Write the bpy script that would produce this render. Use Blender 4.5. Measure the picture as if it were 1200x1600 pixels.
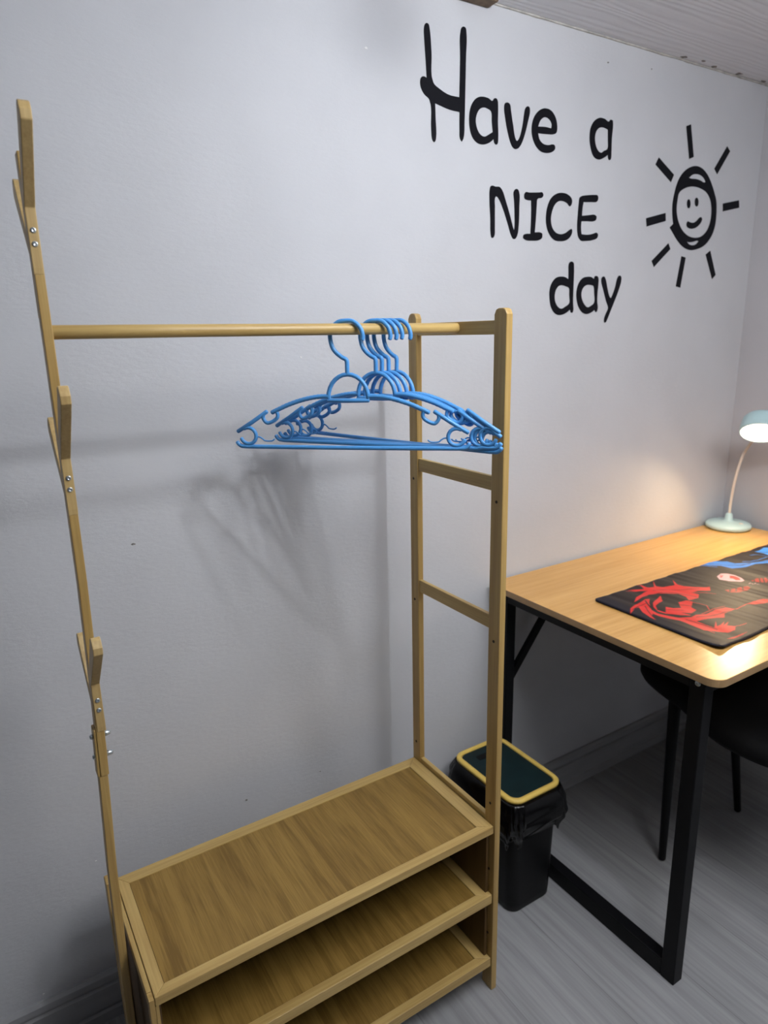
import bpy, bmesh, math, random
from mathutils import Vector, Matrix, noise
from math import pi, sin, cos, radians

S = bpy.context.scene
COL = S.collection
for o in list(bpy.data.objects):
    bpy.data.objects.remove(o)

# ------------------------------------------------------------ camera
yaw, pitch, roll = 0.5559, 0.2555, -0.0222
F = Vector((sin(yaw)*cos(pitch), cos(yaw)*cos(pitch), -sin(pitch)))
R0 = Vector((cos(yaw), -sin(yaw), 0))
U0 = R0.cross(F)
R = cos(roll)*R0 + sin(roll)*U0
U = -sin(roll)*R0 + cos(roll)*U0
cam_data = bpy.data.cameras.new('camera')
cam = bpy.data.objects.new('camera', cam_data)
COL.objects.link(cam)
M = Matrix((R, U, -F)).transposed().to_4x4()
M.translation = Vector((-0.0786, -1.2600, 1.3586))
cam.matrix_world = M
cam_data.sensor_fit = 'VERTICAL'
cam_data.sensor_height = 36.0
cam_data.sensor_width = 27.0
cam_data.lens = 1065.79/1600*36.0
cam_data.clip_start = 0.02
cam_data.dof.use_dof = True
cam_data.dof.focus_distance = 1.15
cam_data.dof.aperture_fstop = 4.5
S.camera = cam

# ------------------------------------------------------------ light, world, exposure
S.view_settings.view_transform = 'Standard'
S.view_settings.look = 'None'
S.view_settings.gamma = 1
S.view_settings.use_curve_mapping = False
S.view_settings.exposure = 0.0

world = bpy.data.worlds.new('world')
S.world = world
world.use_nodes = True
bg = world.node_tree.nodes['Background']
bg.inputs[0].default_value = (0.75, 0.82, 1.0, 1)
bg.inputs[1].default_value = 0.05

LAMP_SPOTS = [((0.735, -0.77, 1.925), 8.6), ((0.735, -1.02, 1.925), 10.6)]
FILL_SPOTS = [((0.90, -1.46, 2.02), 15.5)]  # added fill light, brightens the lower wall and the floor
DESK_POWER = 1.75
LAMP_HEAD = (1.850, -0.190, 1.062)
LAMP_N = Vector((-0.54, -0.30, -0.79)).normalized()

def area(name, loc, size, power, color, size_y=None, rot=(0, 0, 0), spread=None):
    l = bpy.data.lights.new(name, 'AREA')
    l.shape = 'RECTANGLE' if size_y else 'DISK'
    l.size = size
    if size_y: l.size_y = size_y
    l.energy = power
    l.color = color
    if spread: l.spread = spread
    o = bpy.data.objects.new(name, l)
    o.location = loc
    o.rotation_euler = rot
    COL.objects.link(o)
    return o
COOL = (0.92, 0.95, 1.0)
# ------------------------------------------------------------ helpers
def link(me, name, mat, parent=None, smooth=False, mats=None):
    o = bpy.data.objects.new(name, me)
    COL.objects.link(o)
    if mats:
        for m in mats: me.materials.append(m)
    elif mat: me.materials.append(mat)
    if smooth:
        for p in me.polygons: p.use_smooth = True
    if parent: o.parent = parent
    return o

def obj(name, bm, mat, parent=None, smooth=False, bevel=0.0, seg=2, mats=None):
    me = bpy.data.meshes.new(name)
    bmesh.ops.recalc_face_normals(bm, faces=bm.faces)
    bm.to_mesh(me); bm.free()
    o = link(me, name, mat, parent, smooth, mats)
    if bevel:
        b = o.modifiers.new('bevel', 'BEVEL'); b.width = bevel; b.segments = seg
        b.limit_method = 'ANGLE'; b.angle_limit = radians(40); b.harden_normals = False
    return o

def tag(o, label=None, cat=None, group=None, kind=None):
    if label: o['label'] = label
    if cat: o['category'] = cat
    if group: o['group'] = group
    if kind: o['kind'] = kind
    return o

def thing(name, label, cat, loc=(0, 0, 0), group=None):
    o = bpy.data.objects.new(name, None)
    o.empty_display_size = 0.05
    o.location = loc
    COL.objects.link(o)
    return tag(o, label, cat, group)

def box(bm, x0, x1, y0, y1, z0, z1):
    v = [bm.verts.new(p) for p in ((x0,y0,z0),(x1,y0,z0),(x1,y1,z0),(x0,y1,z0),(x0,y0,z1),(x1,y0,z1),(x1,y1,z1),(x0,y1,z1))]
    for f in ((0,3,2,1),(4,5,6,7),(0,1,5,4),(1,2,6,5),(2,3,7,6),(3,0,4,7)):
        bm.faces.new([v[i] for i in f])
    return v

def bx(*a):
    bm = bmesh.new(); box(bm, *a); return bm

def sweep_rect(bm, pts, sx, sy):
    """rect section (sx in x, sy in y) at successive points"""
    rings = []
    for (x, y, z) in pts:
        rings.append([bm.verts.new((x+a*sx/2, y+b*sy/2, z)) for a, b in ((-1,-1),(1,-1),(1,1),(-1,1))])
    for r, s in zip(rings, rings[1:]):
        for i in range(4): bm.faces.new((r[i], r[(i+1)%4], s[(i+1)%4], s[i]))
    bm.faces.new(rings[0][::-1]); bm.faces.new(rings[-1])

def prism_poly(bm, poly, axis, a, b):
    """extrude a 2D polygon along axis from a to b. axis 'x': (y,z), 'y': (x,z), 'z': (x,y)"""
    def P(p, t):
        return {'x': (t, p[0], p[1]), 'y': (p[0], t, p[1]), 'z': (p[0], p[1], t)}[axis]
    A = [bm.verts.new(P(p, a)) for p in poly]; B = [bm.verts.new(P(p, b)) for p in poly]
    n = len(poly)
    bm.faces.new(A); bm.faces.new(B[::-1])
    for i in range(n): bm.faces.new((A[i], B[i], B[(i+1)%n], A[(i+1)%n]))

def catmull(pts, n=6, closed=False):
    P = [Vector(p) for p in pts]; out = []
    N = len(P)
    rng = range(N if closed else N-1)
    for i in rng:
        if closed: p0,p1,p2,p3 = P[(i-1)%N],P[i],P[(i+1)%N],P[(i+2)%N]
        else: p0,p1,p2,p3 = P[max(i-1,0)],P[i],P[i+1],P[min(i+2,N-1)]
        for k in range(n):
            t = k/n
            out.append(0.5*((2*p1)+(-p0+p2)*t+(2*p0-5*p1+4*p2-p3)*t*t+(-p0+3*p1-3*p2+p3)*t**3))
    if not closed: out.append(P[-1])
    return out

def tube(bm, pts, r, sides=10, closed=False, cap=True):
    P = [Vector(p) for p in pts]
    rr = r if isinstance(r, (list, tuple)) else [r]*len(P)
    N = len(P); rings = []
    up = None
    for i in range(N):
        if closed: t = (P[(i+1)%N]-P[i-1]).normalized()
        else: t = (P[min(i+1,N-1)]-P[max(i-1,0)]).normalized()
        if up is None:
            up = t.orthogonal().normalized()
        up = (up - t*up.dot(t))
        if up.length < 1e-6: up = t.orthogonal()
        up.normalize()
        s = t.cross(up)
        rings.append([bm.verts.new(P[i]+rr[i]*(cos(a)*up+sin(a)*s)) for a in [2*pi*k/sides for k in range(sides)]])
    for i in range(N if closed else N-1):
        a, b = rings[i], rings[(i+1)%N]
        for k in range(sides): bm.faces.new((a[k], a[(k+1)%sides], b[(k+1)%sides], b[k]))
    if not closed and cap:
        for ring, q, sgn in ((rings[0], P[0], -1), (rings[-1], P[-1], 1)):
            d = ((P[1]-P[0]) if sgn < 0 else (P[-1]-P[-2])).normalized()
            rad = rr[0] if sgn < 0 else rr[-1]
            c = q + d*rad*0.6*sgn
            mid = [bm.verts.new(q + (v.co-q)*0.75 + d*rad*0.42*sgn) for v in ring]
            for k in range(sides): bm.faces.new((ring[k], ring[(k+1)%sides], mid[(k+1)%sides], mid[k]))
            cv = bm.verts.new(c)
            for k in range(sides): bm.faces.new((mid[k], mid[(k+1)%sides], cv))

def lathe(bm, prof, sides=32, c=(0,0,0)):
    rings = []
    for r, z in prof:
        rings.append([bm.verts.new((c[0]+r*cos(2*pi*k/sides), c[1]+r*sin(2*pi*k/sides), c[2]+z)) for k in range(sides)] if r > 1e-5 else [bm.verts.new((c[0], c[1], c[2]+z))])
    for a, b in zip(rings, rings[1:]):
        for k in range(sides):
            k2 = (k+1) % sides
            if len(a) == 1 and len(b) == 1: continue
            if len(a) == 1: bm.faces.new((a[0], b[k2], b[k]))
            elif len(b) == 1: bm.faces.new((a[k], a[k2], b[0]))
            else: bm.faces.new((a[k], a[k2], b[k2], b[k]))

def rrect(x0, x1, y0, y1, r, n=6):
    out = []
    for cx, cy, a0 in ((x1-r, y1-r, 0), (x0+r, y1-r, pi/2), (x0+r, y0+r, pi), (x1-r, y0+r, 1.5*pi)):
        for k in range(n+1):
            a = a0 + pi/2*k/n
            out.append((cx+r*cos(a), cy+r*sin(a)))
    return out

# ------------------------------------------------------------ materials
def mat(name, col=(0.5,0.5,0.5), rough=0.5, metal=0.0, spec=0.5, coat=0.0, noise_amt=0.0, nscale=40.0, bump=0.0, bscale=200.0, emis=None, estr=0.0):
    m = bpy.data.materials.new(name); m.use_nodes = True
    nt = m.node_tree; b = nt.nodes['Principled BSDF']
    b.inputs['Base Color'].default_value = (*col, 1)
    b.inputs['Roughness'].default_value = rough
    b.inputs['Metallic'].default_value = metal
    b.inputs['Specular IOR Level'].default_value = spec
    b.inputs['Coat Weight'].default_value = coat
    if emis:
        b.inputs['Emission Color'].default_value = (*emis, 1); b.inputs['Emission Strength'].default_value = estr
    tc = nt.nodes.new('ShaderNodeTexCoord')
    if noise_amt:
        n = nt.nodes.new('ShaderNodeTexNoise'); n.inputs['Scale'].default_value = nscale; n.inputs['Detail'].default_value = 5
        nt.links.new(tc.outputs['Object'], n.inputs['Vector'])
        rp = nt.nodes.new('ShaderNodeValToRGB')
        rp.color_ramp.elements[0].position = 0.3; rp.color_ramp.elements[1].position = 0.7
        rp.color_ramp.elements[0].color = (*[c*(1-noise_amt) for c in col], 1)
        rp.color_ramp.elements[1].color = (*[min(1, c*(1+noise_amt)) for c in col], 1)
        nt.links.new(n.outputs['Fac'], rp.inputs['Fac']); nt.links.new(rp.outputs['Color'], b.inputs['Base Color'])
    if bump:
        n2 = nt.nodes.new('ShaderNodeTexNoise'); n2.inputs['Scale'].default_value = bscale; n2.inputs['Detail'].default_value = 6
        nt.links.new(tc.outputs['Object'], n2.inputs['Vector'])
        bp = nt.nodes.new('ShaderNodeBump'); bp.inputs['Strength'].default_value = bump; bp.inputs['Distance'].default_value = 0.002
        nt.links.new(n2.outputs['Fac'], bp.inputs['Height']); nt.links.new(bp.outputs['Normal'], b.inputs['Normal'])
    return m

def wood(name, c0, c1, grain='x', rough=0.45, strip=0.0, fine=220.0, long=6.0, contrast=1.0, offset=0.0):
    """laminated wood: streak noise stretched along the grain; optional strips across it"""
    m = bpy.data.materials.new(name); m.use_nodes = True
    nt = m.node_tree; b = nt.nodes['Principled BSDF']
    b.inputs['Roughness'].default_value = rough
    tc = nt.nodes.new('ShaderNodeTexCoord')
    mp = nt.nodes.new('ShaderNodeMapping')
    sc = {'x': (long, fine, fine), 'y': (fine, long, fine), 'z': (fine, fine, long)}[grain]
    mp.inputs['Scale'].default_value = sc
    mp.inputs['Location'].default_value = (offset, offset*1.7, offset*0.6)
    nt.links.new(tc.outputs['Object'], mp.inputs['Vector'])
    n = nt.nodes.new('ShaderNodeTexNoise'); n.inputs['Scale'].default_value = 1; n.inputs['Detail'].default_value = 4; n.inputs['Roughness'].default_value = 0.6
    nt.links.new(mp.outputs['Vector'], n.inputs['Vector'])
    mp2 = nt.nodes.new('ShaderNodeMapping')
    mp2.inputs['Scale'].default_value = tuple(s*0.16 if s == fine else s*0.5 for s in sc)
    nt.links.new(tc.outputs['Object'], mp2.inputs['Vector'])
    n2 = nt.nodes.new('ShaderNodeTexNoise'); n2.inputs['Scale'].default_value = 1; n2.inputs['Detail'].default_value = 3; n2.inputs['Distortion'].default_value = 0.4
    nt.links.new(mp2.outputs['Vector'], n2.inputs['Vector'])
    mx = nt.nodes.new('ShaderNodeMath'); mx.operation = 'ADD'
    ml = nt.nodes.new('ShaderNodeMath'); ml.operation = 'MULTIPLY'; ml.inputs[1].default_value = 0.5
    ml2 = nt.nodes.new('ShaderNodeMath'); ml2.operation = 'MULTIPLY'; ml2.inputs[1].default_value = 0.5
    nt.links.new(n.outputs['Fac'], ml.inputs[0]); nt.links.new(n2.outputs['Fac'], ml2.inputs[0])
    nt.links.new(ml.outputs[0], mx.inputs[0]); nt.links.new(ml2.outputs[0], mx.inputs[1])
    last = mx.outputs[0]
    if strip:
        sx = nt.nodes.new('ShaderNodeSeparateXYZ'); nt.links.new(tc.outputs['Object'], sx.inputs[0])
        ax = {'x': 'Y', 'y': 'X', 'z': 'X'}[grain]
        dv = nt.nodes.new('ShaderNodeMath'); dv.operation = 'DIVIDE'; dv.inputs[1].default_value = strip
        nt.links.new(sx.outputs[ax], dv.inputs[0])
        fl = nt.nodes.new('ShaderNodeMath'); fl.operation = 'FLOOR'; nt.links.new(dv.outputs[0], fl.inputs[0])
        wn = nt.nodes.new('ShaderNodeTexWhiteNoise'); wn.noise_dimensions = '1D'; nt.links.new(fl.outputs[0], wn.inputs['W'])
        ms = nt.nodes.new('ShaderNodeMath'); ms.operation = 'MULTIPLY_ADD'; ms.inputs[1].default_value = 0.16
        nt.links.new(wn.outputs['Value'], ms.inputs[0]); nt.links.new(last, ms.inputs[2])
        sb = nt.nodes.new('ShaderNodeMath'); sb.operation = 'SUBTRACT'; sb.inputs[1].default_value = 0.08
        nt.links.new(ms.outputs[0], sb.inputs[0]); last = sb.outputs[0]
    rp = nt.nodes.new('ShaderNodeValToRGB')
    rp.color_ramp.elements[0].position = 0.5-0.18/contrast; rp.color_ramp.elements[1].position = 0.5+0.18/contrast
    rp.color_ramp.elements[0].color = (*c0, 1); rp.color_ramp.elements[1].color = (*c1, 1)
    nt.links.new(last, rp.inputs['Fac']); nt.links.new(rp.outputs['Color'], b.inputs['Base Color'])
    bp = nt.nodes.new('ShaderNodeBump'); bp.inputs['Strength'].default_value = 0.12; bp.inputs['Distance'].default_value = 0.0006
    nt.links.new(n.outputs['Fac'], bp.inputs['Height']); nt.links.new(bp.outputs['Normal'], b.inputs['Normal'])
    return m

BA0, BA1 = (0.39, 0.248, 0.076), (0.585, 0.415, 0.155)
M_bx = wood('bamboo_grain_x', BA0, BA1, 'x', 0.42, fine=260)
M_by = wood('bamboo_grain_y', BA0, BA1, 'y', 0.42, fine=260, offset=3)
M_bz = wood('bamboo_grain_z', (0.34, 0.205, 0.06), (0.54, 0.37, 0.13), 'z', 0.42, fine=260, offset=7)
M_hook = wood('bamboo_hook', (0.42, 0.28, 0.105), (0.61, 0.445, 0.20), 'z', 0.45, fine=260, offset=4)
M_panel = wood('bamboo_panel', (0.175, 0.098, 0.016), (0.31, 0.188, 0.042), 'y', 0.5, strip=0.019, fine=420, long=14, contrast=1.35)
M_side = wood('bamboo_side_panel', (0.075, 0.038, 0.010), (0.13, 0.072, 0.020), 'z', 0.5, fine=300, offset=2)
M_dark = mat('gap_shade', (0.05, 0.03, 0.015), 0.9, noise_amt=0.1)  # dark colour standing in for shade in the panel gaps
M_desk = wood('desk_laminate', (0.55, 0.295, 0.083), (0.715, 0.415, 0.135), 'x', 0.27, fine=150, long=5, contrast=1.0, offset=1)
M_edge = mat('edge_banding', (0.36, 0.23, 0.11), 0.45, noise_amt=0.08)
M_steel = mat('black_powder_coat', (0.0028, 0.003, 0.0042), 0.5, spec=0.2, noise_amt=0.1, bump=0.05, bscale=900)
M_screw = mat('zinc_screw', (0.62, 0.68, 0.72), 0.28, metal=0.9, noise_amt=0.1, nscale=900)
M_hole = mat('peg_hole', (0.03, 0.018, 0.01), 0.9, noise_amt=0.1)
M_blue = mat('blue_plastic', (0.085, 0.32, 0.70), 0.32, spec=0.5, noise_amt=0.05, nscale=60)
M_vinyl = mat('black_vinyl', (0.006, 0.006, 0.009), 0.6, spec=0.12, noise_amt=0.1)
M_binblack = mat('bin_black_plastic', (0.0028, 0.0028, 0.0035), 0.45, spec=0.2, noise_amt=0.1, bump=0.03, bscale=400)
M_bag = mat('bin_bag_film', (0.002, 0.002, 0.0025), 0.22, spec=0.35, bump=0.2, bscale=60)
M_yellow = mat('yellow_plastic', (0.80, 0.56, 0.13), 0.4, noise_amt=0.04)
M_lid = mat('dark_green_plastic', (0.006, 0.018, 0.020), 0.45, spec=0.25, noise_amt=0.15, nscale=30)
M_chair = mat('black_upholstery', (0.004, 0.004, 0.0045), 0.8, spec=0.2, noise_amt=0.2, nscale=200, bump=0.2, bscale=600)
M_lamp = mat('pale_blue_plastic', (0.50, 0.68, 0.70), 0.35, noise_amt=0.03)
M_neck = mat('white_gooseneck', (0.80, 0.74, 0.66), 0.4, noise_amt=0.03)
M_glow = mat('lamp_diffuser', (1, 0.95, 0.85), 0.5, emis=(1.0, 0.83, 0.62), estr=9.0)
M_fixture = mat('white_enamel', (0.8, 0.8, 0.8), 0.4, noise_amt=0.02)
M_tube = mat('ceiling_diffuser', (1, 1, 1), 0.5, emis=(0.9, 0.95, 1.0), estr=2.0)
M_caulk = mat('dirty_caulk', (0.48, 0.47, 0.44), 0.8, noise_amt=0.35, nscale=35)
M_brown = mat('brown_wood_offcut', (0.16, 0.115, 0.075), 0.8, noise_amt=0.3, nscale=60)
M_chip = mat('plaster_chip', (0.20, 0.19, 0.18), 0.9, noise_amt=0.5, nscale=300)
M_white = mat('bare_plaster', (0.8, 0.8, 0.8), 0.9, noise_amt=0.05)

def wall_mat(name, col, bump=0.25):
    m = bpy.data.materials.new(name); m.use_nodes = True
    nt = m.node_tree; b = nt.nodes['Principled BSDF']
    b.inputs['Roughness'].default_value = 0.75
    b.inputs['Specular IOR Level'].default_value = 0.3
    tc = nt.nodes.new('ShaderNodeTexCoord')
    n = nt.nodes.new('ShaderNodeTexNoise'); n.inputs['Scale'].default_value = 5; n.inputs['Detail'].default_value = 5
    nt.links.new(tc.outputs['Object'], n.inputs['Vector'])
    rp = nt.nodes.new('ShaderNodeValToRGB')
    rp.color_ramp.elements[0].position = 0.3; rp.color_ramp.elements[1].position = 0.7
    rp.color_ramp.elements[0].color = (*[c*0.965 for c in col], 1); rp.color_ramp.elements[1].color = (*[c*1.03 for c in col], 1)
    nt.links.new(n.outputs['Fac'], rp.inputs['Fac']); nt.links.new(rp.outputs['Color'], b.inputs['Base Color'])
    mp = nt.nodes.new('ShaderNodeMapping'); mp.inputs['Scale'].default_value = (1.0, 1.0, 2.2)
    nt.links.new(tc.outputs['Object'], mp.inputs['Vector'])
    n2 = nt.nodes.new('ShaderNodeTexNoise'); n2.inputs['Scale'].default_value = 70; n2.inputs['Detail'].default_value = 6; n2.inputs['Roughness'].default_value = 0.6
    nt.links.new(mp.outputs['Vector'], n2.inputs['Vector'])
    bp = nt.nodes.new('ShaderNodeBump'); bp.inputs['Strength'].default_value = bump; bp.inputs['Distance'].default_value = 0.0012
    nt.links.new(n2.outputs['Fac'], bp.inputs['Height']); nt.links.new(bp.outputs['Normal'], b.inputs['Normal'])
    return m
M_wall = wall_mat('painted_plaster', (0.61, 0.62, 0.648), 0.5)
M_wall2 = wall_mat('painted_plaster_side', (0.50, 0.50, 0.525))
M_wall3 = wall_mat('plaster_far_low_bounce', (0.18, 0.18, 0.19))  # unseen walls coloured dark to cut bounce light

def board_mat(name, col):
    m = bpy.data.materials.new(name); m.use_nodes = True
    nt = m.node_tree; b = nt.nodes['Principled BSDF']
    b.inputs['Roughness'].default_value = 0.55
    b.inputs['Base Color'].default_value = (*col, 1)
    tc = nt.nodes.new('ShaderNodeTexCoord')
    mp = nt.nodes.new('ShaderNodeMapping'); mp.inputs['Scale'].default_value = (0.9, 7.0, 7.0)
    nt.links.new(tc.outputs['Object'], mp.inputs['Vector'])
    w = nt.nodes.new('ShaderNodeTexWave'); w.wave_type = 'BANDS'; w.bands_direction = 'Y'
    w.inputs['Scale'].default_value = 2.6; w.inputs['Distortion'].default_value = 14.0; w.inputs['Detail'].default_value = 3; w.inputs['Detail Scale'].default_value = 0.8
    nt.links.new(mp.outputs['Vector'], w.inputs['Vector'])
    bp = nt.nodes.new('ShaderNodeBump'); bp.inputs['Strength'].default_value = 0.35; bp.inputs['Distance'].default_value = 0.002
    nt.links.new(w.outputs['Fac'], bp.inputs['Height']); nt.links.new(bp.outputs['Normal'], b.inputs['Normal'])
    return m
M_ceil = board_mat('painted_grain_board', (0.70, 0.72, 0.76))

def floor_mat():
    m = bpy.data.materials.new('grey_laminate'); m.use_nodes = True
    nt = m.node_tree; b = nt.nodes['Principled BSDF']
    b.inputs['Roughness'].default_value = 0.42
    tc = nt.nodes.new('ShaderNodeTexCoord')
    rt = nt.nodes.new('ShaderNodeMapping'); rt.inputs['Rotation'].default_value = (0, 0, pi/2)
    nt.links.new(tc.outputs['Object'], rt.inputs['Vector'])
    br = nt.nodes.new('ShaderNodeTexBrick')
    br.offset = 0.37
    br.inputs['Color1'].default_value = (0.285, 0.288, 0.298, 1); br.inputs['Color2'].default_value = (0.33, 0.335, 0.345, 1)
    br.inputs['Mortar'].default_value = (0.23, 0.233, 0.24, 1)
    br.inputs['Scale'].default_value = 1.0; br.inputs['Mortar Size'].default_value = 0.0012
    br.inputs['Brick Width'].default_value = 1.2; br.inputs['Row Height'].default_value = 0.18
    nt.links.new(rt.outputs['Vector'], br.inputs['Vector'])
    mp = nt.nodes.new('ShaderNodeMapping'); mp.inputs['Scale'].default_value = (110, 3.5, 1)
    nt.links.new(tc.outputs['Object'], mp.inputs['Vector'])
    n = nt.nodes.new('ShaderNodeTexNoise'); n.inputs['Scale'].default_value = 1; n.inputs['Detail'].default_value = 6; n.inputs['Distortion'].default_value = 0.6
    nt.links.new(mp.outputs['Vector'], n.inputs['Vector'])
    mp2 = nt.nodes.new('ShaderNodeMapping'); mp2.inputs['Scale'].default_value = (16, 1.3, 1)
    nt.links.new(tc.outputs['Object'], mp2.inputs['Vector'])
    n2 = nt.nodes.new('ShaderNodeTexNoise'); n2.inputs['Scale'].default_value = 1; n2.inputs['Detail'].default_value = 4; n2.inputs['Distortion'].default_value = 1.2
    nt.links.new(mp2.outputs['Vector'], n2.inputs['Vector'])
    ad = nt.nodes.new('ShaderNodeMath'); ad.operation = 'ADD'
    nt.links.new(n.outputs['Fac'], ad.inputs[0]); nt.links.new(n2.outputs['Fac'], ad.inputs[1])
    mr = nt.nodes.new('ShaderNodeMapRange'); mr.inputs[1].default_value = 0.7; mr.inputs[2].default_value = 1.3
    mr.inputs[3].default_value = 0.80; mr.inputs[4].default_value = 1.18
    nt.links.new(ad.outputs[0], mr.inputs[0])
    mix = nt.nodes.new('ShaderNodeVectorMath'); mix.operation = 'SCALE'
    nt.links.new(br.outputs['Color'], mix.inputs[0]); nt.links.new(mr.outputs[0], mix.inputs['Scale'])
    nt.links.new(mix.outputs[0], b.inputs['Base Color'])
    return m
M_floor = floor_mat()

# ------------------------------------------------------------ room shell
XL, XR, YF, HC, HS = -2.2, 2.025, -3.4, 2.02, 2.02
tag(obj('floor', bx(XL-.1, XR+.1, YF-.1, 0.1, -0.1, 0), M_floor), kind='structure')
tag(obj('ceiling', bx(XL-.1, XR+.1, YF-.1, 0.1, HC, HC+.1), M_ceil), kind='structure')
tag(obj('wall_back', bx(XL-.1, XR+.1, 0, 0.1, 0, HC), M_wall), kind='structure')
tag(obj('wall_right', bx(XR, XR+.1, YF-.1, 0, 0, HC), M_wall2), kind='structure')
tag(obj('wall_left', bx(XL-.1, XL, YF-.1, 0, 0, HC), M_wall3), kind='structure')
tag(obj('wall_front', bx(XL, XR, YF-.1, YF, 0, HC), M_wall3), kind='structure')
M_base = wood('painted_skirting', (0.33, 0.335, 0.35), (0.44, 0.445, 0.46), 'x', 0.5, fine=60, long=4)
bprof = [(0, 0), (-.015, 0), (-.015, .024), (-.009, .027), (-.009, .033), (-.013, .037), (-.013, .082), (-.007, .085), (-.007, .090), (-.012, .093), (-.011, .106), (-.006, .112), (0, .112)]
bm = bmesh.new(); prism_poly(bm, bprof, 'x', XL, XR)
tag(obj('baseboard_back', bm, M_base), kind='structure')
bm = bmesh.new(); prism_poly(bm, [(XR+p[0], p[1]) for p in bprof], 'y', YF, -.014)
tag(obj('baseboard_right', bm, M_base), kind='structure')
# uneven caulk bead along the wall and ceiling joint
bm = bmesh.new()
pts, rad = [], []
for i in range(160):
    x = 0.992 + (XR-0.995)*i/159
    nz = noise.noise(Vector((x*14, 3.1, 0)))
    pts.append((x, -0.0015, HS-0.002+nz*0.0012)); rad.append(0.0022+0.0016*abs(noise.noise(Vector((x*30, 0, 7)))))
tube(bm, pts, rad, 6)
tag(obj('trim_1', bm, M_caulk, smooth=True), kind='structure')
bm = bmesh.new(); box(bm, 0.905, 0.985, -0.035, -0.0005, HS-0.014, HS-0.0002)
tag(obj('trim_2', bm, M_brown, bevel=0.003), kind='structure')

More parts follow.
